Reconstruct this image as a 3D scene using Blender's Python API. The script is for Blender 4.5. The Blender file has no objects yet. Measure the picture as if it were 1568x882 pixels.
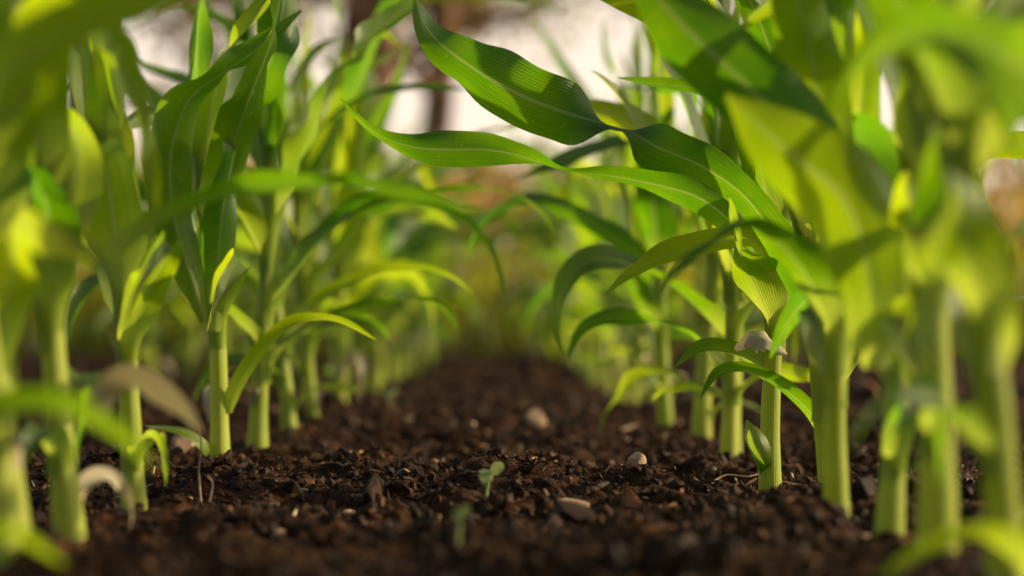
import bpy, math, random
import numpy as np
from mathutils import Vector
sc = bpy.context.scene
R = math.radians

# ---------------------------------------------------------------- helpers
class MB:
    def __init__(s):
        s.v=[]; s.f=[]; s.m=[]; s.a=[]; s.n=0
    def grid(s, P, A, mat, close=False):
        n,m,_=P.shape
        base=s.n
        s.v.append(P.reshape(-1,3)); s.a.append(A.reshape(-1,3)); s.n+=n*m
        i=np.arange(n-1)[:,None]; mm = m if close else m-1
        j=np.arange(mm)[None,:]; j2=(j+1)%m
        q=np.stack([i*m+j, i*m+j2, (i+1)*m+j2, (i+1)*m+j],-1).reshape(-1,4)+base
        s.f.append(q); s.m.append(np.full(len(q),mat,np.int32))
    def build(s,name,mats,loc=(0,0,0),smooth=True):
        V=np.concatenate(s.v)-np.array(loc); 
        me=mesh_np(name,V,np.concatenate(s.f),np.concatenate(s.a),np.concatenate(s.m),mats,smooth)
        ob=bpy.data.objects.new(name,me); ob.location=loc
        sc.collection.objects.link(ob); return ob

def mesh_np(name,V,F,A,M,mats,smooth=True):
    me=bpy.data.meshes.new(name)
    k=F.shape[1]
    me.vertices.add(len(V)); me.vertices.foreach_set("co",V.astype(np.float32).ravel())
    me.loops.add(F.size); me.loops.foreach_set("vertex_index",F.astype(np.int32).ravel())
    me.polygons.add(len(F)); me.polygons.foreach_set("loop_start",np.arange(0,F.size,k,dtype=np.int32))
    me.polygons.foreach_set("loop_total",np.full(len(F),k,np.int32))
    for mt in mats: me.materials.append(mt)
    if M is not None: me.polygons.foreach_set("material_index",M)
    me.polygons.foreach_set("use_smooth",np.full(len(F),smooth))
    if A is not None:
        at=me.attributes.new("luv","FLOAT_VECTOR","POINT"); at.data.foreach_set("vector",A.astype(np.float32).ravel())
    me.update(calc_edges=True); me.validate()
    return me

def catmull(P,n):
    P=np.array(P,float); k=len(P)
    Q=np.vstack([2*P[0]-P[1],P,2*P[-1]-P[-2]])
    t=np.linspace(0,k-1-1e-9,n); i=t.astype(int); f=(t-i)[:,None]
    p0,p1,p2,p3=Q[i],Q[i+1],Q[i+2],Q[i+3]
    return .5*((2*p1)+(-p0+p2)*f+(2*p0-5*p1+4*p2-p3)*f*f+(-p0+3*p1-3*p2+p3)*f**3)

def nrm(a): return a/np.maximum(np.linalg.norm(a,axis=-1,keepdims=True),1e-9)

def leaf_strip(mb,C,S,W,kap,rng,mat=0,tint=None,ripple=.16,m=11,rf=None,v0=0.0):
    n=len(C)
    T=nrm(np.gradient(C,axis=0)); S=nrm(S-(S*T).sum(1,keepdims=True)*T); N=np.cross(T,S)
    d=np.r_[0,np.cumsum(np.linalg.norm(np.diff(C,axis=0),axis=1))]
    t=d/d[-1]
    u=np.linspace(-1,1,m)
    rf = rf or rng.uniform(13,22)
    ph1,ph2=rng.uniform(0,6.3),rng.uniform(0,6.3)
    env=np.clip((t-.08)*4,0,1)*np.clip((1-t)*5,0,1)
    P=np.zeros((n,m,3)); A=np.zeros((n,m,3))
    if tint is None: tint=rng.uniform(0,1)
    for j,uu in enumerate(u):
        k=np.maximum(kap,.02)
        lat=W*np.sin(uu*k)/k; nn=W*(1-np.cos(uu*k))/k
        ph=ph1 if uu<0 else ph2
        rp=ripple*env*W*(np.sin(d*rf*2*math.pi/1.0*.55+ph)+.5*np.sin(d*rf*5.9+ph*2))*abs(uu)**2.0
        P[:,j]=C+S*lat[:,None]+N*(nn+rp-.10*W*(np.exp(-(uu/.12)**2))*(1-t))[:,None]
        A[:,j,0]=uu; A[:,j,1]=d+v0; A[:,j,2]=tint
    mb.grid(P,A,mat)

def tube(mb,C,rad,mat,m=12,tint=.5,flat=1.0):
    C=np.array(C,float); n=len(C); T=nrm(np.gradient(C,axis=0))
    ref=np.tile(np.array([0,1,0.]),(n,1)) if abs(T[0][1])<.8 else np.tile(np.array([1,0,0.]),(n,1))
    X=nrm(np.cross(T,ref)); Y=np.cross(T,X)
    a=np.linspace(0,2*math.pi,m,endpoint=False)
    rad=np.broadcast_to(rad,(n,))
    P=C[:,None]+rad[:,None,None]*(np.cos(a)[None,:,None]*X[:,None]*flat+np.sin(a)[None,:,None]*Y[:,None])
    d=np.r_[0,np.cumsum(np.linalg.norm(np.diff(C,axis=0),axis=1))]
    A=np.zeros((n,m,3)); A[...,0]=(np.abs(a/math.pi-1)*2-1)[None]*.9; A[...,1]=d[:,None]; A[...,2]=tint
    mb.grid(P,A,mat,close=True)

def _h(i,j,s):
    x=np.sin(i*127.1+j*311.7+s*74.7)*43758.5453
    return x-np.floor(x)
def vn(x,y,s=0):
    i=np.floor(x); j=np.floor(y); fx=x-i; fy=y-j
    fx=fx*fx*(3-2*fx); fy=fy*fy*(3-2*fy)
    return (_h(i,j,s)*(1-fx)+_h(i+1,j,s)*fx)*(1-fy)+(_h(i,j+1,s)*(1-fx)+_h(i+1,j+1,s)*fx)*fy-.5
def ground_h(x,y):
    x=np.asarray(x,float); y=np.asarray(y,float)
    far=np.exp(-np.maximum(0,y-6)/6)
    h=.026*vn(x/.45,y/.45,1)+.020*vn(x/.11+3,y/.11,2)
    h+=far*(.023*vn(x/.042,y/.042+7,3)+.016*np.abs(vn(x/.019+y/.05,y/.019,4))+.009*vn(x/.009,y/.009,5))
    return h

# ---------------------------------------------------------------- materials
def newmat(name):
    m=bpy.data.materials.new(name); m.use_nodes=True; nt=m.node_tree; nt.nodes.clear()
    return m,nt
def N(nt,t,**k):
    n=nt.nodes.new(t)
    for a,b in k.items():
        if a=='inp':
            for i,v in b.items(): n.inputs[i].default_value=v
        else: setattr(n,a,b)
    return n
def L(nt,a,b): nt.links.new(a,b)
def math_(nt,op,a,b=None,c=None,clamp=False):
    n=nt.nodes.new('ShaderNodeMath'); n.operation=op; n.use_clamp=clamp
    for i,v in enumerate((a,b,c)):
        if v is None: continue
        if isinstance(v,(int,float)): n.inputs[i].default_value=v
        else: nt.links.new(v,n.inputs[i])
    return n.outputs[0]
def mixc(nt,f,a,b,mode='MIX'):
    n=nt.nodes.new('ShaderNodeMix'); n.data_type='RGBA'; n.blend_type=mode
    for i,v in ((0,f),(6,a),(7,b)):
        if isinstance(v,(int,float)): n.inputs[i].default_value=v
        elif isinstance(v,tuple): n.inputs[i].default_value=(*v,1)
        else: nt.links.new(v,n.inputs[i])
    return n.outputs[2]

def leaf_material(name,refl_d,refl_l,trans_d,trans_l,rough=.36,trans=.48,rib=(.30,.38,.14),back=(.16,.26,.08),spec=.5,base=None):
    m,nt=newmat(name)
    at=N(nt,'ShaderNodeAttribute',attribute_name='luv'); sp=N(nt,'ShaderNodeSeparateXYZ'); L(nt,at.outputs['Vector'],sp.inputs[0])
    u,v,t=sp.outputs
    au=math_(nt,'ABSOLUTE',u)
    ribm=math_(nt,'SUBTRACT',1.0,math_(nt,'MULTIPLY',math_(nt,'SUBTRACT',au,.03),18.0,clamp=True),clamp=True)
    comb=N(nt,'ShaderNodeCombineXYZ'); L(nt,math_(nt,'MULTIPLY',u,24.0),comb.inputs[0]); L(nt,math_(nt,'MULTIPLY',v,5.0),comb.inputs[1]); L(nt,math_(nt,'MULTIPLY',t,37.0),comb.inputs[2])
    streak=N(nt,'ShaderNodeTexNoise',inp={'Scale':1.0,'Detail':3.0,'Roughness':.6}); L(nt,comb.outputs[0],streak.inputs['Vector'])
    vein=math_(nt,'POWER',math_(nt,'ABSOLUTE',math_(nt,'SINE',math_(nt,'MULTIPLY',u,34.0))),.6)
    obj=N(nt,'ShaderNodeNewGeometry')
    blot=N(nt,'ShaderNodeTexNoise',inp={'Scale':26.0,'Detail':3.0}); L(nt,obj.outputs['Position'],blot.inputs['Vector'])
    fac=math_(nt,'ADD',math_(nt,'MULTIPLY',streak.outputs[0],.55),math_(nt,'ADD',math_(nt,'MULTIPLY',blot.outputs[0],.55),math_(nt,'MULTIPLY',math_(nt,'SUBTRACT',t,.75),.75)),clamp=True)
    dc=mixc(nt,fac,refl_d,refl_l); tc=mixc(nt,fac,trans_d,trans_l)
    vd=math_(nt,'ADD',math_(nt,'MULTIPLY',vein,.30),.74)
    g=N(nt,'ShaderNodeCombineColor'); [L(nt,vd,g.inputs[i]) for i in range(3)]
    tc=mixc(nt,1.0,tc,g.outputs[0],'MULTIPLY')
    dc=mixc(nt,.6,dc,g.outputs[0],'MULTIPLY')
    vo=N(nt,'ShaderNodeTexNoise',inp={'Scale':170.0,'Detail':1.0}); L(nt,obj.outputs['Position'],vo.inputs['Vector'])
    spk=math_(nt,'MULTIPLY',math_(nt,'SUBTRACT',vo.outputs[0],.69),14.0,clamp=True)
    dc=mixc(nt,spk,dc,(.24,.32,.08))
    dc=mixc(nt,math_(nt,'MULTIPLY',ribm,.75),dc,rib)
    tc=mixc(nt,math_(nt,'MULTIPLY',ribm,.6),tc,(.50,.62,.16))
    bf=mixc(nt,math_(nt,'MULTIPLY',obj.outputs['Backfacing'],.5),dc,back)
    if base:   # pale sheath at the foot of the blade
        bm=math_(nt,'SUBTRACT',1.0,math_(nt,'DIVIDE',math_(nt,'SUBTRACT',v,.03),.055,clamp=True),clamp=True)
        bf=mixc(nt,bm,bf,base[0]); tc=mixc(nt,bm,tc,base[1])
    bump=N(nt,'ShaderNodeBump',inp={'Strength':.45,'Distance':.0014})
    hh=math_(nt,'ADD',math_(nt,'MULTIPLY',vein,.5),math_(nt,'ADD',math_(nt,'MULTIPLY',streak.outputs[0],.6),math_(nt,'MULTIPLY',blot.outputs[0],1.6)))
    L(nt,hh,bump.inputs['Height'])
    p=N(nt,'ShaderNodeBsdfPrincipled',inp={'Specular IOR Level':spec})
    L(nt,bf,p.inputs['Base Color']); L(nt,math_(nt,'ADD',math_(nt,'MULTIPLY',streak.outputs[0],.25),rough-.10),p.inputs['Roughness']); L(nt,bump.outputs[0],p.inputs['Normal'])
    tr=N(nt,'ShaderNodeBsdfTranslucent'); L(nt,tc,tr.inputs[0]); L(nt,bump.outputs[0],tr.inputs[1])
    mx=N(nt,'ShaderNodeMixShader',inp={0:trans}); L(nt,p.outputs[0],mx.inputs[1]); L(nt,tr.outputs[0],mx.inputs[2])
    o=N(nt,'ShaderNodeOutputMaterial'); L(nt,mx.outputs[0],o.inputs[0])
    return m
M_leaf=leaf_material('corn_leaf',(.022,.080,.006),(.15,.25,.010),(.17,.46,.004),(.84,.96,.01),spec=.9,trans=.58,base=((.34,.44,.06),(.68,.80,.10)),rough=.34,back=(.15,.24,.05))
M_dry=leaf_material('dry_leaf',(.55,.46,.29),(.75,.65,.46),(.5,.38,.16),(.6,.5,.25),rough=.6,trans=.3,rib=(.6,.5,.35),back=(.65,.57,.42))
M_stem=leaf_material('corn_stalk',(.34,.43,.03),(.58,.64,.08),(.55,.66,.03),(.85,.9,.10),rough=.45,trans=.33,rib=(.42,.5,.07),back=(.3,.4,.06))
M_seed=leaf_material('seedling_leaf',(.45,.55,.20),(.60,.65,.30),(.5,.6,.12),(.6,.65,.25),trans=.35)

def ramp_noise_mat(name,scale,stops,bump=.6,bdist=.004,rough=.85,attr=False,detail=6,spec=.3):
    m,nt=newmat(name)
    g=N(nt,'ShaderNodeNewGeometry')
    nz=N(nt,'ShaderNodeTexNoise',inp={'Scale':scale,'Detail':detail,'Roughness':.65}); L(nt,g.outputs['Position'],nz.inputs['Vector'])
    f=nz.outputs[0]
    if attr:
        at=N(nt,'ShaderNodeAttribute',attribute_name='luv'); sp=N(nt,'ShaderNodeSeparateXYZ'); L(nt,at.outputs['Vector'],sp.inputs[0])
        f=math_(nt,'ADD',sp.outputs[2],math_(nt,'MULTIPLY',math_(nt,'SUBTRACT',nz.outputs[0],.5),.35),clamp=True)
    r=N(nt,'ShaderNodeValToRGB'); cr=r.color_ramp
    cr.elements[0].position=stops[0][0]; cr.elements[0].color=(*stops[0][1],1)
    cr.elements[1].position=stops[-1][0]; cr.elements[1].color=(*stops[-1][1],1)
    for p,c in stops[1:-1]:
        e=cr.elements.new(p); e.color=(*c,1)
    L(nt,f,r.inputs[0])
    n2=N(nt,'ShaderNodeTexNoise',inp={'Scale':scale*4,'Detail':4}); L(nt,g.outputs['Position'],n2.inputs['Vector'])
    b=N(nt,'ShaderNodeBump',inp={'Strength':bump,'Distance':bdist}); L(nt,n2.outputs[0],b.inputs['Height'])
    p=N(nt,'ShaderNodeBsdfPrincipled',inp={'Roughness':rough,'Specular IOR Level':spec}); L(nt,r.outputs[0],p.inputs['Base Color']); L(nt,b.outputs[0],p.inputs['Normal'])
    o=N(nt,'ShaderNodeOutputMaterial'); L(nt,p.outputs[0],o.inputs[0]); return m

M_soil=ramp_noise_mat('dark_soil',120,[(.30,(.014,.006,.003)),(.52,(.048,.020,.008)),(.70,(.13,.055,.021)),(.82,(.24,.12,.055))],bump=.9,bdist=.003,rough=.85,spec=.12)
M_chip=ramp_noise_mat('mulch',300,[(0,(.014,.006,.003)),(.40,(.056,.022,.008)),(.65,(.18,.075,.028)),(.85,(.48,.27,.125)),(1,(.78,.58,.37))],bump=.7,bdist=.001,attr=True,rough=.65,spec=.2)
M_stone=ramp_noise_mat('stone',160,[(.3,(.34,.19,.11)),(.55,(.52,.35,.23)),(.75,(.64,.48,.34))],bump=.8,bdist=.002)
M_wood=ramp_noise_mat('wood_chip',220,[(.3,(.30,.17,.09)),(.55,(.54,.37,.23)),(.75,(.70,.54,.38))],bump=.8,bdist=.001)
M_bark=ramp_noise_mat('bark',6,[(.3,(.10,.055,.035)),(.55,(.26,.14,.08)),(.75,(.36,.22,.13))],bump=.8,bdist=.03)

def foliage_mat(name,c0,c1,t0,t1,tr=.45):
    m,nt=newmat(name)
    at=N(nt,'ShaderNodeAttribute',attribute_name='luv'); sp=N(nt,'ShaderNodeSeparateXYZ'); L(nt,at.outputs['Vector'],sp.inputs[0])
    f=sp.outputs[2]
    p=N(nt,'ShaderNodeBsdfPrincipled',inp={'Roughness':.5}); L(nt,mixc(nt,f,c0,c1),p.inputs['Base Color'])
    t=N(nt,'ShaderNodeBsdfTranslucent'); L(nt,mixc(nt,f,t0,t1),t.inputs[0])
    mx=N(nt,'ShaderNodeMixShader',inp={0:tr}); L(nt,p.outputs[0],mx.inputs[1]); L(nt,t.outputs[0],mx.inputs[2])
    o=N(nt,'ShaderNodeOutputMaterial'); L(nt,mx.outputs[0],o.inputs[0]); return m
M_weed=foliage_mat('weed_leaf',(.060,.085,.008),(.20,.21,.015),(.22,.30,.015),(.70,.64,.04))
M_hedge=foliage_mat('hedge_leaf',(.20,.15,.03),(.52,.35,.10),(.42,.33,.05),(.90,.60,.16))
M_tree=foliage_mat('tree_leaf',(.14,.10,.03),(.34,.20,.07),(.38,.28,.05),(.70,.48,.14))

# ---------------------------------------------------------------- ground
def axis(parts):
    return np.concatenate([np.arange(a,b,s) for a,b,s in parts])
gx_in=axis([(-1.5,-.62,.02),(-.62,.62,.0042),(.62,1.5,.02)])
gg=np.geomspace(1.5,600,40)
gx=np.r_[-gg[::-1],gx_in[1:],gg]
gy=np.r_[-np.geomspace(.6,60,12)[::-1],np.arange(-.5,1.25,.03),np.arange(1.25,3.0,.0042),2.999+np.cumsum(np.geomspace(.0043,.06,280))]
gy=np.r_[gy,np.geomspace(gy[-1]+.1,900,50)]
X,Y=np.meshgrid(gx,gy)
amp=np.exp(-np.maximum(0,np.abs(X)-20)/10)*np.exp(-np.maximum(0,Y-25)/10)
Z=ground_h(X,Y)*amp
mb=MB(); mb.grid(np.stack([X,Y,Z],-1),np.zeros(X.shape+(3,)),0)
mb.build('soil_ground',[M_soil])

# ---------------------------------------------------------------- mulch pieces & clods
def rotmats(n,rs,tilt=1.0):
    a=rs.uniform(0,2*math.pi,n); b=rs.normal(0,.35*tilt,n); c=rs.normal(0,.35*tilt,n)
    ca,sa,cb,sb,cc,sn=np.cos(a),np.sin(a),np.cos(b),np.sin(b),np.cos(c),np.sin(c)
    Rz=np.zeros((n,3,3)); Rz[:,0,0]=ca; Rz[:,0,1]=-sa; Rz[:,1,0]=sa; Rz[:,1,1]=ca; Rz[:,2,2]=1
    Ry=np.zeros((n,3,3)); Ry[:,0,0]=cb; Ry[:,0,2]=sb; Ry[:,2,0]=-sb; Ry[:,2,2]=cb; Ry[:,1,1]=1
    Rx=np.zeros((n,3,3)); Rx[:,1,1]=cc; Rx[:,1,2]=-sn; Rx[:,2,1]=sn; Rx[:,2,2]=cc; Rx[:,0,0]=1
    return Rz@Ry@Rx
def chips(name,n,y0,y1,xw,kind,s0,s1,mat,seed,pale=1.0,wid=(.10,.28),sink=.4):
    rs=np.random.RandomState(seed)
    y=y0+(y1-y0)*rs.uniform(0,1,n)**1.25
    x=rs.uniform(-1,1,n)*xw
    keep=vn(x/.09,y/.09,11)+rs.uniform(-.5,.5,n)>-.25; x=x[keep]; y=y[keep]; n=len(x)
    if kind=='sliver':
        bx=np.array([[-1,-.6,-1],[-.2,-1,-1],[1,-.5,-1],[.9,.4,-1],[0,1,-1],[-1.1,.4,-1]],float)
        top=bx.copy(); top[:,2]=1; top[:,:2]*=.85
        B=np.vstack([bx,top]); F=[[0,1,7,6],[1,2,8,7],[2,3,9,8],[3,4,10,9],[4,5,11,10],[5,0,6,11],[6,7,10,11],[7,8,9,10],[1,0,5,4],[2,1,4,3]]
        s=np.minimum(s0*np.exp(rs.normal(0,s1,n)),s0*3.2)
        sx=s*rs.uniform(.7,1.6,n); sy=s*rs.uniform(wid[0],wid[1],n); sz=s*rs.uniform(.04,.12,n)+.0003
        tilt=1.2
    else:
        B=np.array([[0,0,1],[.8,.1,.55],[.1,.85,.5],[-.8,.1,.6],[-.1,-.8,.5],[1,.6,-.2],[-.6,.9,-.1],[-.9,-.7,-.2],[.7,-.9,-.1],[0,0,-1]],float)
        F=[[0,4,1,1],[0,1,2,2],[0,2,3,3],[0,3,4,4],[1,4,8,5],[2,1,5,6],[3,2,6,7],[4,3,7,8],[5,8,9,9],[6,5,9,9],[7,6,9,9],[8,7,9,9]]
        s=np.minimum(s0*np.exp(rs.normal(0,s1,n)),s0*3.5); sx=s*rs.uniform(.7,1.3,n); sy=s*rs.uniform(.6,1.2,n); sz=s*rs.uniform(.45,.9,n); tilt=2.5
    k=len(B)
    V=B[None]+rs.normal(0,.16,(n,k,3)); V=V*np.stack([sx,sy,sz],-1)[:,None]
    V=np.einsum('nij,nkj->nki',rotmats(n,rs,tilt),V)
    z=ground_h(x,y)+sz*sink+ (np.abs(rs.normal(0,.0015,n)) if kind=='sliver' else 0)
    V+=np.stack([x,y,z],-1)[:,None]
    tint=np.clip((rs.beta(1.4,2.8,n) if kind=='sliver' else rs.beta(1.5,4.5,n))*pale,0,1)
    A=np.zeros((n,k,3)); A[...,2]=tint[:,None]
    F=np.array(F); 
    if kind=='sliver':
        FF=(F[None]+np.arange(n)[:,None,None]*k).reshape(-1,4)
    else:
        tri=[]
        for q in F:
            tri.append([q[0],q[1],q[2]])
            if q[3]!=q[2]: tri.append([q[0],q[2],q[3]])
        tri=np.array(tri); FF=(tri[None]+np.arange(n)[:,None,None]*k).reshape(-1,3)
    me=mesh_np(name,V.reshape(-1,3),FF,A.reshape(-1,3),None,[mat],False)
    ob=bpy.data.objects.new(name,me); sc.collection.objects.link(ob)
chips('mulch_chips',26000,1.2,4.2,.62,'sliver',.0026,.68,M_chip,1,wid=(.07,.22))
chips('mulch_chips',8000,4.0,9.5,1.1,'sliver',.007,.45,M_chip,2)
chips('pale_straw_bits',1900,1.2,6.0,.62,'sliver',.0034,.65,M_chip,9,pale=2.6,wid=(.10,.40))
chips('soil_clods',58000,1.2,4.0,.62,'clod',.0017,.75,M_chip,3,pale=.95)
chips('soil_clods',1300,1.2,5.0,.62,'clod',.0065,.45,M_chip,13,pale=.5,sink=.1)
chips('soil_clods',12000,4.0,9.5,1.1,'clod',.0065,.5,M_chip,4)

# ---------------------------------------------------------------- corn plants
def stalk(mb,x,y,h,r,rng,lean=(0,0),nodes=None):
    n=60; t=np.linspace(0,1,n)
    z0=-.02
    C=np.stack([x+lean[0]*t**1.3*h+.003*np.sin(t*5+rng.uniform(0,6)), y+lean[1]*t**1.3*h, z0+t*(h-z0)],-1)
    rad=r*(.95-.30*t+.12*np.exp(-((t-.05)/.08)**2))
    for k,zn in enumerate(nodes):
        if k%2: continue
        tn=(zn-z0)/(h-z0)+rng.uniform(-.03,.03)
        rad=rad+ .075*r/(1+np.exp((t-tn)*90))
    tube(mb,C,rad,1,m=16,tint=rng.uniform(.3,1.0),flat=rng.uniform(.8,1))
    return lambda z: np.array([np.interp(z,C[:,2],C[:,0]),np.interp(z,C[:,2],C[:,1]),z]), lambda z: np.interp(z,C[:,2],rad)

def rand_leaf(mb,base,az,Lh,hw,e0,e1,rng,r0,mat=0,n=34,m=9,drift=None,tw=None,up=.05,pw=1.4,tint=None):
    drift=rng.uniform(-1.1,1.1) if drift is None else drift
    tw=rng.uniform(-2.6,2.6) if tw is None else tw
    wob=rng.uniform(0,6.3); wa=rng.uniform(.12,.42); wf=rng.uniform(5,11)
    kink=rng.uniform(.45,.95); kd=rng.uniform(0,1.1) if rng.random()<.4 else 0
    Lh=Lh+up
    t=np.linspace(0,1,n)
    el=e0+(e1-e0)*t**pw+wa*np.sin(t*wf+wob)*t-kd/(1+np.exp(-(t-kink)*30))
    a=az+drift*t**1.5+.3*np.sin(t*wf*.8+wob*2)*t
    D=np.stack([np.cos(el)*np.cos(a),np.cos(el)*np.sin(a),np.sin(el)],-1)
    q=np.clip(t*Lh/up,0,1)[:,None]**2
    D=nrm(D*q+np.array([0,0,1.])*(1-q))
    C=np.cumsum(D,0)*Lh/n
    a0=np.array([math.cos(az),math.sin(az),0])
    C=C-C[0]+base+a0*r0*1.03-np.array([0,0,up*.8])
    T=nrm(np.gradient(C,axis=0))
    S=np.stack([-np.sin(a),np.cos(a),0*a],-1); S=nrm(S-(S*T).sum(1,keepdims=True)*T); Nn=np.cross(T,S)
    th=tw*np.clip(t-.15,0,1)**1.2*1.6+.55*np.sin(t*9+wob)*t
    S=S*np.cos(th)[:,None]+Nn*np.sin(th)[:,None]
    W=hw*np.minimum(1,(.55+1.6*t))*np.clip((1-t),0,1)**.65*1.12
    wb=r0*2.3   # wraps round the stalk in the sheath
    bl=np.clip(t*Lh/up,0,1)**2
    W=np.maximum(W*bl+np.minimum(wb,W*3)*(1-bl),.0006)
    kap=.35*bl+(1-bl)*2.3+.35*np.exp(-((t*Lh-up)/.03)**2)+1.0*t*rng.uniform(.1,1)*(1+.6*np.sin(t*8+wob))
    leaf_strip(mb,C,S,W,kap,rng,mat,m=m,ripple=rng.uniform(.12,.38),v0=.03-up*.6,tint=tint)

def corn(x,y,seed,scale=1.0,az=None,extra=None,lean=None,skip=(),r=.0092,detail=1.0,lf=1.0,jit=.4):
    rng=random.Random(seed)
    mb=MB()
    z0=float(ground_h(x,y))
    cz=[.035,.065,.10,.145,.19,.235,.275,.30]
    cz=[c*scale*rng.uniform(.88,1.14)+z0 for c in cz]
    r*=rng.uniform(.85,1.12)
    lean=lean or (rng.uniform(-.12,.12),rng.uniform(-.12,.12))
    H=max(cz)+.02
    pos,rad=stalk(mb,x,y,H,r*scale**.5,rng,lean,cz)
    az=rng.uniform(0,6.28) if az is None else az
    Ls=[.08,.14,.23,.33,.40,.43,.42,.38]; Ws=[.008,.013,.019,.025,.029,.031,.028,.021]
    e0s=[45,50,58,64,70,77,83,87]; e1s=[-50,-60,-45,-28,-15,15,42,60]
    ups=[.015,.02,.035,.045,.05,.055,.06,.06]
    n=int(40*detail); m=9 if detail>=1 else 7
    for i in range(8):
        a=az+i*math.pi+rng.uniform(-jit,jit)
        if i in skip: continue
        if i==0 and rng.random()<.4: continue
        rand_leaf(mb,pos(cz[i]),a,Ls[i]*scale*lf*rng.uniform(.6,1.2),Ws[i]*scale*rng.uniform(.7,1.15),
            R(e0s[i]+rng.uniform(-14,6)),R(e1s[i]+rng.uniform(-50,40)),rng,float(rad(cz[i])),n=n,m=m,up=ups[i],
            mat=2 if (i<2 and rng.random()<.25) else 0)
    for k in range(2):
        rand_leaf(mb,pos(H-.02),az+k*2.5,.32*scale*rng.uniform(.8,1.1),.018*scale,R(88),R(75+rng.uniform(-35,10)),rng,.004,n=n,m=m,up=.08)
    if extra:
        for e in extra: hero(mb,e,rng)
    return mb.build('corn_plant',[M_leaf,M_stem,M_dry,M_seed],loc=(x,y,z0))

def hero(mb,e,rng):
    pts=np.array(e['p'],float)       # x,y,z,full width (cm), twist deg
    n=90; Q=catmull(pts,n)
    C=Q[:,:3]*.01; W=np.maximum(Q[:,3]*.0054,.0004); th=np.radians(Q[:,4])
    T=nrm(np.gradient(C,axis=0)); Yv=np.tile(np.array([0,1.,0]),(n,1))
    A_=nrm(np.cross(Yv,T)); Y2=nrm(Yv-(Yv*T).sum(1,keepdims=True)*T)
    S=A_*np.cos(th)[:,None]+Y2*np.sin(th)[:,None]
    t=np.linspace(0,1,n)
    kap=e.get('k',.45)+e.get('k0',1.2)*np.exp(-(t/.07)**2)
    leaf_strip(mb,C,S,W,kap,rng,e.get('mat',0),tint=e.get('tint'),m=13,ripple=e.get('rip',.14),rf=e.get('rf'),v0=.03)

LX,RX=-.27,.243
A=[dict(p=[(-27.6,236,14,2.6,20),(-27.4,236,19,3,10),(-26.8,235,25.4,3.4,25),(-25.6,234,31,3.2,80),(-24.2,233,35.7,3.2,20),(-22,232,39.5,4.2,-40),(-20.7,232,44.7,4.0,30),(-20,232,49.2,3,50),(-17,232,54,.3,20)],k=.6,tint=.1),
   dict(p=[(-28.6,236,15,2.2,0),(-30.2,235,20.4,3.2,10),(-31.4,234,25.4,4.2,15),(-31.5,233,31.0,4.4,20),(-29.8,232,36,4.0,35),(-26.5,231,38.6,3,80),(-23.6,231,40.6,2.4,30),(-18.8,231,44.7,.3,30)],k=.7,rip=.22,tint=.3),
   dict(p=[(-26.4,237.5,6.0,1.4,30),(-25.6,237,8.4,1.7,40),(-23.3,236,11.9,2.0,50),(-20.3,235,14.6,1.9,60),(-17.5,235,15.3,1.7,65),(-14.8,235,14.8,1.3,60),(-11.8,235,13.2,.1,40)],k=.5,k0=.8,rip=.08,tint=.9),
   dict(p=[(-27.6,238,1.0,1.2,40),(-28.6,236,3.0,1.3,50),(-30.5,235,4.4,1.2,50),(-34,234,4.9,.1,40)],k=.6,rip=.06,tint=.9)]
corn(-.269,2.38,11,1.0,az=1.9,extra=A,skip=(0,1,2,4),lean=(-.07,0),r=.0098)
corn(-.262,2.67,12,1.0,az=.6,skip=(0,))
B=[dict(p=[(-24,281,14.5,1.5,60),(-22.4,280,16.2,2,60),(-18.3,279,19,2.4,60),(-13,278,20.9,2.2,65),(-8.5,277,21.1,1.6,60),(-5.2,277,20,1,60),(-2.8,277,18.2,.1,60)],rip=.1,tint=.7)]
corn(-.262,3.03,13,1.0,az=.1,extra=B)
for k,(y,s) in enumerate([(3.38,21),(3.62,22),(4.0,23)]): corn(LX+.012*(-1)**k,y,s,1.0)
corn(-.275,1.86,31,.9,az=1.9,skip=(2,),lf=.8,lean=(-.1,0))
corn(-.28,1.60,32,1.0,az=1.5,lf=.85,lean=(-.1,0))
N1=[dict(p=[(-24,152,19,2.2,60),(-21,152,21.5,2.0,60),(-18,151,22.6,1.8,60),(-15,149,23.2,2.0,62),(-12,147,23.3,2.2,66),(-8.7,145,23.1,2.0,70),(-4.8,145,22.4,1.4,66),(-.9,145,21.3,.2,60)],rip=.12,tint=.1),
    dict(p=[(-24.5,148,9,1.6,50),(-23.2,147,11.0,2.2,50),(-21.3,146,11.2,2.6,50),(-19.3,146,9.8,2.0,45),(-17.9,146,8.2,.2,40)],mat=2,rip=.25,k0=0,tint=1.0)]
corn(-.292,1.47,38,.95,az=1.8,lf=.9,extra=N1,lean=(-.1,0))
corn(-.272,1.33,34,1.0,az=1.7,lf=.9,lean=(-.1,0))
N2=[dict(p=[(-27,114,22,2.5,40),(-22,116,28,3,50),(-14,118,31.6,3,60),(-6,120,32.0,3,55),(-1,121,31.6,2.2,55),(3.4,121,30.6,.2,50)],tint=.8),
    dict(p=[(-27,112,6,2,40),(-24.5,112,10,2.6,50),(-21,112,11,2.6,60),(-18,112,10,1.6,55),(-16,112,8.2,.2,50)],tint=.4),
    dict(p=[(-27,112,2,2,40),(-25,112,4.5,2.2,50),(-22.5,112,5,2.0,60),(-20,112,3.6,.2,50)],tint=.7)]
corn(-.29,1.14,39,1.0,az=2.0,extra=N2,lf=.8)
corn(-.30,.95,46,.95,az=2.0,lf=.7)

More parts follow.
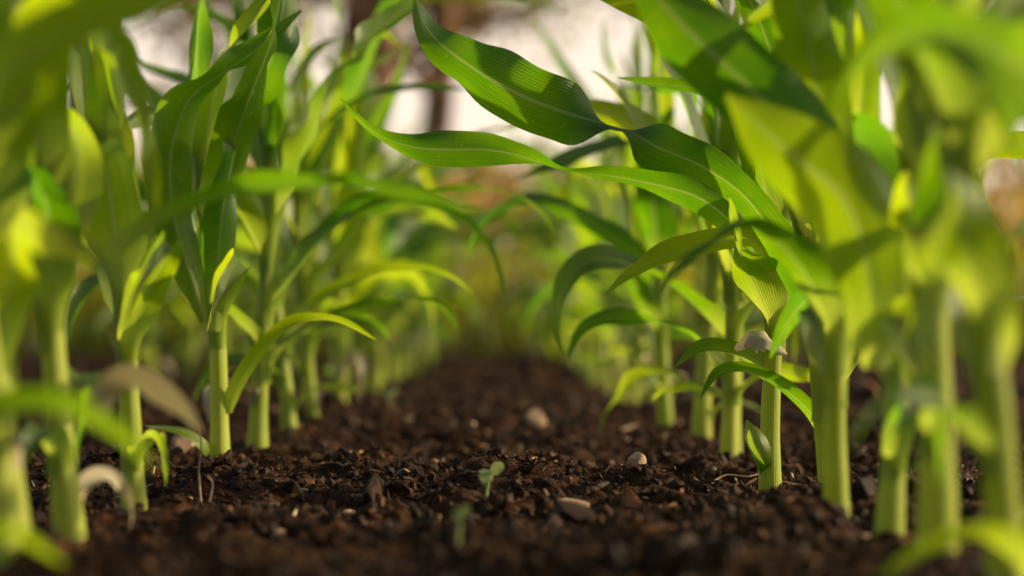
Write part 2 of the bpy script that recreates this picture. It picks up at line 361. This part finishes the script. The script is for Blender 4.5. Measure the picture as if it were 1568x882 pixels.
C=[dict(p=[(24.3,211,9.8,1.8,0),(22.6,211,11.5,2,-40),(20.4,210,12.5,2.0,-55),(17.6,209,12.6,1.8,-55),(15.2,208,11.0,.2,-50)],k=.6,rip=.1,tint=.3),
   dict(p=[(20.4,208,12.6,.6,-40),(21.6,207.5,13.5,1.8,-35),(23,207,13.4,2.0,-40),(24.8,207,12.2,.5,-50)],k=.9,k0=0,rip=.3,mat=2,rf=60,tint=1.0),
   dict(p=[(21.6,210,6.4,.2,10),(22,209,5.2,1.6,10),(22.7,209,3.6,1.7,20),(23.3,210,1.6,1.0,20)],k=.7,k0=0,rip=.2,tint=.1),
   dict(p=[(24.5,211,17,1.8,-20),(24.2,211,20.4,2.2,-30),(22.6,211,22,2.6,-50),(20.1,211,22.1,2.9,-50),(15.3,210,20.9,2.7,-45),(11.8,209,19.3,1.6,-50),(9.1,208,17.1,.1,-50)],rip=.1,tint=1.0),
   dict(p=[(24.6,212,14,2.2,0),(24.0,214,18.4,2.8,-10),(21.8,217,23,2.8,-30),(18.4,218,26,2.8,-20),(14.7,219,27.3,2.8,-35),(10,220,28.3,2.2,-60),(5.8,220,28.8,1.9,-100),(2.3,220,30.0,2.2,-40),(-1,220,30.6,3.0,-10),(-4.5,220,30.6,3.2,-15),(-8,220,30.9,2.2,-35),(-11.4,220,32.3,1.2,-50),(-14.4,220,35.3,.1,-30)],tint=.1,rip=.2)]
corn(.239,2.107,41,.95,az=.9,extra=C,skip=(0,1,2),lean=(.03,0),r=.0092)
D=[dict(p=[(27.6,205,12,2.4,0),(27.2,205,15.4,3,-10),(25.6,205,19.0,3.3,-20),(23.4,206,22.6,3.2,-30),(20.9,206,25.8,3.0,-40),(17.3,206,28.3,3.4,-35),(13.7,206,29.8,4.0,-5),(11.3,206,31.1,3.0,60),(9.3,206,31.7,2.8,70),(6,206,32.7,5.0,-5),(2.1,206,34.2,5.5,-20),(-2.3,206,36.7,4.3,-30),(-5.7,206,39.5,2.4,20),(-7.3,206,43,.2,0)],tint=.1,rip=.22),
   dict(p=[(28.3,205,2.5,1.3,-30),(27.8,205,5,1.6,-40),(26.3,205,7.5,1.8,-50),(23.7,205,9.6,1.9,-60),(20.8,204,10.9,1.8,-60),(18.6,204,10.5,1.4,-50),(17.1,204,8.5,.1,-40)],k=.6,rip=.06,tint=.1)]
corn(.283,2.04,42,.9,az=.2,extra=D,skip=(0,1,3))
E=[dict(p=[(26.5,230,28,2,-30),(26,230,33,2.2,-40),(22.4,230,36.4,2.2,-50),(19.4,230,37.2,2,-50),(15.4,230,37.6,1.5,-55),(11.4,230,38.2,.1,-50)],rip=.06,tint=.2)]
corn(.247,2.56,43,1.0,extra=E,az=2.9)
corn(.262,2.66,44,1.0,az=.4)
for k,(y,s) in enumerate([(3.0,51),(3.35,52),(3.75,53),(4.1,54)]): corn(RX+.012*(-1)**k,y,s,1.0)
F_=[dict(p=[(23.5,150,12,2.5,-10),(23.2,150,17,4,-10),(21.6,150,22.4,5.4,-20),(17.9,150,25.6,4.8,-20),(14.2,150,29,.3,-20)],tint=.6)]
corn(.24,1.69,61,1.0,az=1.2,skip=(1,))
G_=[dict(p=[(25,160,14,3,0),(23.5,160,21,4,0),(20,160,27,5,-10),(16.3,160,30.8,5.2,-15),(12.4,160,34.4,4.6,-10),(8.4,160,39,.5,0)],tint=.1)]
corn(.25,1.57,62,1.0,az=1.9,extra=F_+G_,lf=.9)
corn(.246,1.37,66,1.05,az=1.4,lf=.9)
H_=[dict(p=[(27,118,1,1.6,-30),(26,118,3.5,2,-40),(23.5,118,4.5,2,-60),(20.5,118,3.4,1.2,-50),(18.5,118,2.4,.2,-40)],tint=.9)]
corn(.262,1.25,67,1.0,az=1.1,lf=.9,extra=H_)
corn(.285,1.02,65,1.0,az=1.5,lf=.85)

variants=[]
for k in range(9):
    variants.append(corn(40+k,-30,100+k,1.0,detail=.7))
def inst(x,y,rng):
    v=rng.choice(variants); ob=bpy.data.objects.new('corn_plant',v.data)
    ob.location=(x,y,float(ground_h(x,y))); ob.rotation_euler=(0,0,rng.uniform(0,6.28)); s=rng.uniform(.82,1.15); ob.scale=(s,s,s*rng.uniform(.92,1.08))
    sc.collection.objects.link(ob)
rr=random.Random(3)
for side in (LX,RX):
    y=4.35
    while y<8.9:
        inst(side+rr.uniform(-.03,.03),y,rr); y+=rr.uniform(.16,.34)
for side,y0 in ((-.80,5.2),(.77,6.6)):
    y=y0
    while y<8.9:
        inst(side+rr.uniform(-.03,.03),y,rr); y+=rr.uniform(.25,.45)
for v in variants: bpy.data.objects.remove(v)

# ---------------------------------------------------------------- background vegetation
def leafcloud(name,P,size,mat,seed,tint,aspect=2.2,upright=0):
    rs=np.random.RandomState(seed); n=len(P)
    d=rs.normal(0,1,(n,3)); d[:,2]=np.abs(d[:,2])*(1+upright); d=nrm(d)
    s=nrm(np.cross(d,rs.normal(0,1,(n,3)))); sz=size*rs.uniform(.6,1.4,n)[:,None]
    a=P; b=P+d*sz*.5+s*sz*.5/aspect; c=P+d*sz; e=P+d*sz*.5-s*sz*.5/aspect
    V=np.stack([a,b,c,e],1).reshape(-1,3); F=np.arange(4*n).reshape(-1,4)
    A=np.zeros((n,4,3)); A[...,2]=np.clip(tint,0,1)[:,None]
    me=mesh_np(name,V,F,A.reshape(-1,3),None,[mat],False)
    ob=bpy.data.objects.new(name,me); sc.collection.objects.link(ob); return ob
def strip_cloud(n,x0,x1,y0,y1,hfun,rs):
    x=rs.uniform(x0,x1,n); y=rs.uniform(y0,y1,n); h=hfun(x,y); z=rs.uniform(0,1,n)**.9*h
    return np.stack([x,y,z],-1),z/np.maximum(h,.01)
rs=np.random.RandomState(8)
P,q=strip_cloud(12000,-4,4,9.0,11.5,lambda x,y:.18+.30*(vn(x/.5,y/.5,21)+.5)+.02*(y-9),rs)
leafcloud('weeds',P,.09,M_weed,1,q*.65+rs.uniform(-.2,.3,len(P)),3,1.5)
P,q=strip_cloud(18000,-9,9,16,20,lambda x,y:.75+.8*(vn(x/1.1,y/1.1,22)+.5),rs)
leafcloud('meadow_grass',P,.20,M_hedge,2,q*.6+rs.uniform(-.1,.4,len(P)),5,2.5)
P,q=strip_cloud(16000,-30,30,36,40,lambda x,y:1.4+1.8*(vn(x/2.5,y/2.5,23)+.5),rs)
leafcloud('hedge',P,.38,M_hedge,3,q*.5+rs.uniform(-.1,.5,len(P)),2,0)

def tree(x,y,h,r,seed,leaves=2500,crown=.35):
    rng=random.Random(seed); mb=MB(); tips=[]
    def limb(p,d,l,r0,lev):
        n=10; pts=[p.copy()]; dd=d.copy()
        for i in range(n):
            dd=nrm(dd+np.array([rng.gauss(0,.07),rng.gauss(0,.07),rng.gauss(.02,.04)])*(1+lev*.5)); pts.append(pts[-1]+dd*l/n)
        pts=np.array(pts); tube(mb,pts,r0*np.linspace(1,.45 if lev==0 else .2,n+1),0,m=10 if lev==0 else 6)
        if lev<2:
            for k in range(9 if lev==0 else 5):
                t=rng.uniform(crown if lev==0 else .3,1); i=int(t*n); a=rng.uniform(0,6.28)
                e=rng.uniform(.1,.8); nd=np.array([math.cos(a)*math.cos(e),math.sin(a)*math.cos(e),math.sin(e)])
                limb(pts[i],nd,l*rng.uniform(.32,.5),r0*(.45 if lev==0 else .5)*(1.1-t*.5),lev+1)
        if lev>0: tips.extend(pts[4:])
    limb(np.array([x,y,-.1]),np.array([rng.uniform(-.05,.05),0,1.]),h,r,0)
    tips=np.array(tips); rs=np.random.RandomState(seed)
    tips=tips[rs.uniform(size=len(tips))<.7]
    P=tips[rs.randint(0,len(tips),leaves)]+rs.normal(0,.28,(leaves,3))
    tr=mb.build('tree',[M_bark],loc=(x,y,0))
    lf=leafcloud('leaves',P,.19,M_tree,seed,rs.uniform(0,1,leaves),1.8); lf.parent=tr; lf.location=(-x,-y,0)
for (x,y,h,r,s) in [(-1.15,19.5,7,.16,1),(-.80,23,8,.17,2),(-3.6,22,7,.15,3),(-1.9,27,8,.2,4),(3.0,26,7,.14,5),(5.2,24,7,.15,6),(-6.5,28,8,.2,7)]:
    tree(x,y,h,r,s,crown=.30)

# ---------------------------------------------------------------- small things on the soil
def seedling(x,y,h,lean,seed,s=.008):
    rng=random.Random(seed); mb=MB(); z0=float(ground_h(x,y))
    t=np.linspace(0,1,12)
    Cc=np.stack([x+lean*t**2*h,y+0*t,z0-.004+t*(h+.004)],-1)
    tube(mb,Cc,np.linspace(.0014,.0010,12),0,m=8)
    for sd in (-1,1):
        tt=np.linspace(0,1,12); b=Cc[-1]
        c=np.stack([b[0]+sd*tt*s,b[1]-.3*tt*s,b[2]+(.35 if sd>0 else -.25)*s*np.sin(tt*2)],-1)
        W=s*.62*np.sin(np.clip(tt*.93+.07,0,1)*math.pi)**.6+.0003
        leaf_strip(mb,c,np.tile([0,.5,.85],(12,1))*1.0,W,np.full(12,.5),rng,0,ripple=.05,m=7)
    mb.build('seedling',[M_seed],loc=(x,y,z0))
seedling(-.009,1.90,.020,.2,1,.010)
seedling(-.024,1.47,.022,.1,2,.005)
seedling(-.16,3.6,.02,.1,3,.009)
def blob(name,x,y,sx,sy,sz,mat,seed,rot=0):
    rs=np.random.RandomState(seed)
    th=np.linspace(0.02,math.pi-.02,14); ph=np.linspace(0,2*math.pi,20,endpoint=False)
    T_,P_=np.meshgrid(th,ph,indexing='ij')
    d=np.stack([np.sin(T_)*np.cos(P_),np.sin(T_)*np.sin(P_),np.cos(T_)],-1)
    rr_=np.ones_like(T_)
    for k in range(9):
        nv=nrm(rs.normal(0,1,3)); c=rs.uniform(.62,.9); dt=d@nv; rr_=np.where(dt*rr_>c,c/np.maximum(dt,.01),rr_)
    P=d*rr_[...,None]*np.array([sx,sy,sz])
    c,s=math.cos(rot),math.sin(rot); P=np.stack([P[...,0]*c-P[...,1]*s,P[...,0]*s+P[...,1]*c,P[...,2]],-1)
    z0=float(ground_h(x,y))+sz*.75
    mb=MB(); mb.grid(P+np.array([x,y,z0]),np.zeros(P.shape),0,close=True); mb.build(name,[mat],loc=(x,y,z0),smooth=False)
blob('stone',.123,2.15,.0105,.008,.010,M_stone,3)
blob('stone',.05,3.15,.015,.012,.015,M_stone,4,.5)
blob('stone',-.325,2.5,.013,.01,.014,M_stone,5,.5)
blob('wood_chip',.053,1.87,.018,.006,.006,M_wood,6,.05)
blob('wood_chip',-.155,1.72,.006,.004,.005,M_wood,7,.6)
blob('wood_chip',-.12,1.95,.009,.004,.003,M_wood,8,.9)
rg=random.Random(77)
for k in range(14):
    s=rg.uniform(.003,.0055)
    blob('stone' if k%2 else 'wood_chip',rg.uniform(-.22,.22),rg.uniform(1.6,3.4),s,s*rg.uniform(.6,1),s*rg.uniform(.6,1.0),M_stone if k%2 else M_wood,20+k,rg.uniform(0,3))
def twig(pts,r,mat=M_wood):
    mb=MB(); C=catmull(np.array(pts)*.01,24); tube(mb,C,np.linspace(r,r*.4,24),0,m=7); mb.build('twig',[mat],loc=tuple(C[0]))
twig([(-24.0,197,-1),(-24.3,197,2.5),(-24.0,196,5),(-24.3,196,7)],.0011)
twig([(18.5,212,.6),(20,213,1.4),(22,213,1.3),(23.5,214,1.6)],.0011)
twig([(-9.5,215,.5),(-8.6,214,1.8),(-7,213,2.1)],.0008)
twig([(-23.0,192,0),(-22.6,192,2),(-22.9,191,2.8)],.0008)

# ---------------------------------------------------------------- light
az=79; el=19
w=bpy.data.worlds.new("World"); sc.world=w; w.use_nodes=True
nt=w.node_tree; sky=nt.nodes.new('ShaderNodeTexSky'); sky.sky_type='NISHITA'; sky.sun_disc=False
sky.sun_elevation=R(el); sky.sun_rotation=R(az); sky.dust_density=4.0; sky.air_density=1.0; sky.ozone_density=.4
# bright evening haze that hugs the horizon, thinning out overhead
tc=nt.nodes.new('ShaderNodeTexCoord'); sx=nt.nodes.new('ShaderNodeSeparateXYZ'); nt.links.new(tc.outputs['Generated'],sx.inputs[0])
cr=nt.nodes.new('ShaderNodeMapRange'); cr.inputs[1].default_value=.10; cr.inputs[2].default_value=.34; cr.inputs[3].default_value=.95; cr.inputs[4].default_value=.0
nt.links.new(sx.outputs[2],cr.inputs[0])
ya=nt.nodes.new('ShaderNodeMapRange'); ya.inputs[1].default_value=-.3; ya.inputs[2].default_value=.8; ya.inputs[3].default_value=.0; ya.inputs[4].default_value=1
nt.links.new(sx.outputs[1],ya.inputs[0])
hf=math_(nt,'MULTIPLY',cr.outputs[0],ya.outputs[0])
cm=mixc(nt,hf,sky.outputs[0],(10.2,8.5,6.9))
bg=nt.nodes['Background']; nt.links.new(cm,bg.inputs[0]); bg.inputs[1].default_value=.12
sl=bpy.data.lights.new('sun','SUN'); sl.energy=5; sl.angle=R(.5); sl.color=(1,.82,.48)
so=bpy.data.objects.new('sun',sl); sc.collection.objects.link(so)
d=Vector((math.sin(R(az))*math.cos(R(el)),math.cos(R(az))*math.cos(R(el)),math.sin(R(el))))
so.rotation_euler=d.to_track_quat('Z','Y').to_euler()

# ---------------------------------------------------------------- camera
cd=bpy.data.cameras.new('camera'); cam=bpy.data.objects.new('camera',cd); sc.collection.objects.link(cam)
cam.location=(0,0,.148); cam.rotation_euler=(R(90.835),0,R(-.34))
cd.lens=85; cd.sensor_width=36; cd.clip_end=2000; cd.clip_start=.02
cd.dof.use_dof=True; cd.dof.focus_distance=2.12; cd.dof.aperture_fstop=3.5
sc.camera=cam
sc.view_settings.view_transform='Standard'; sc.view_settings.look='None'; sc.view_settings.exposure=0
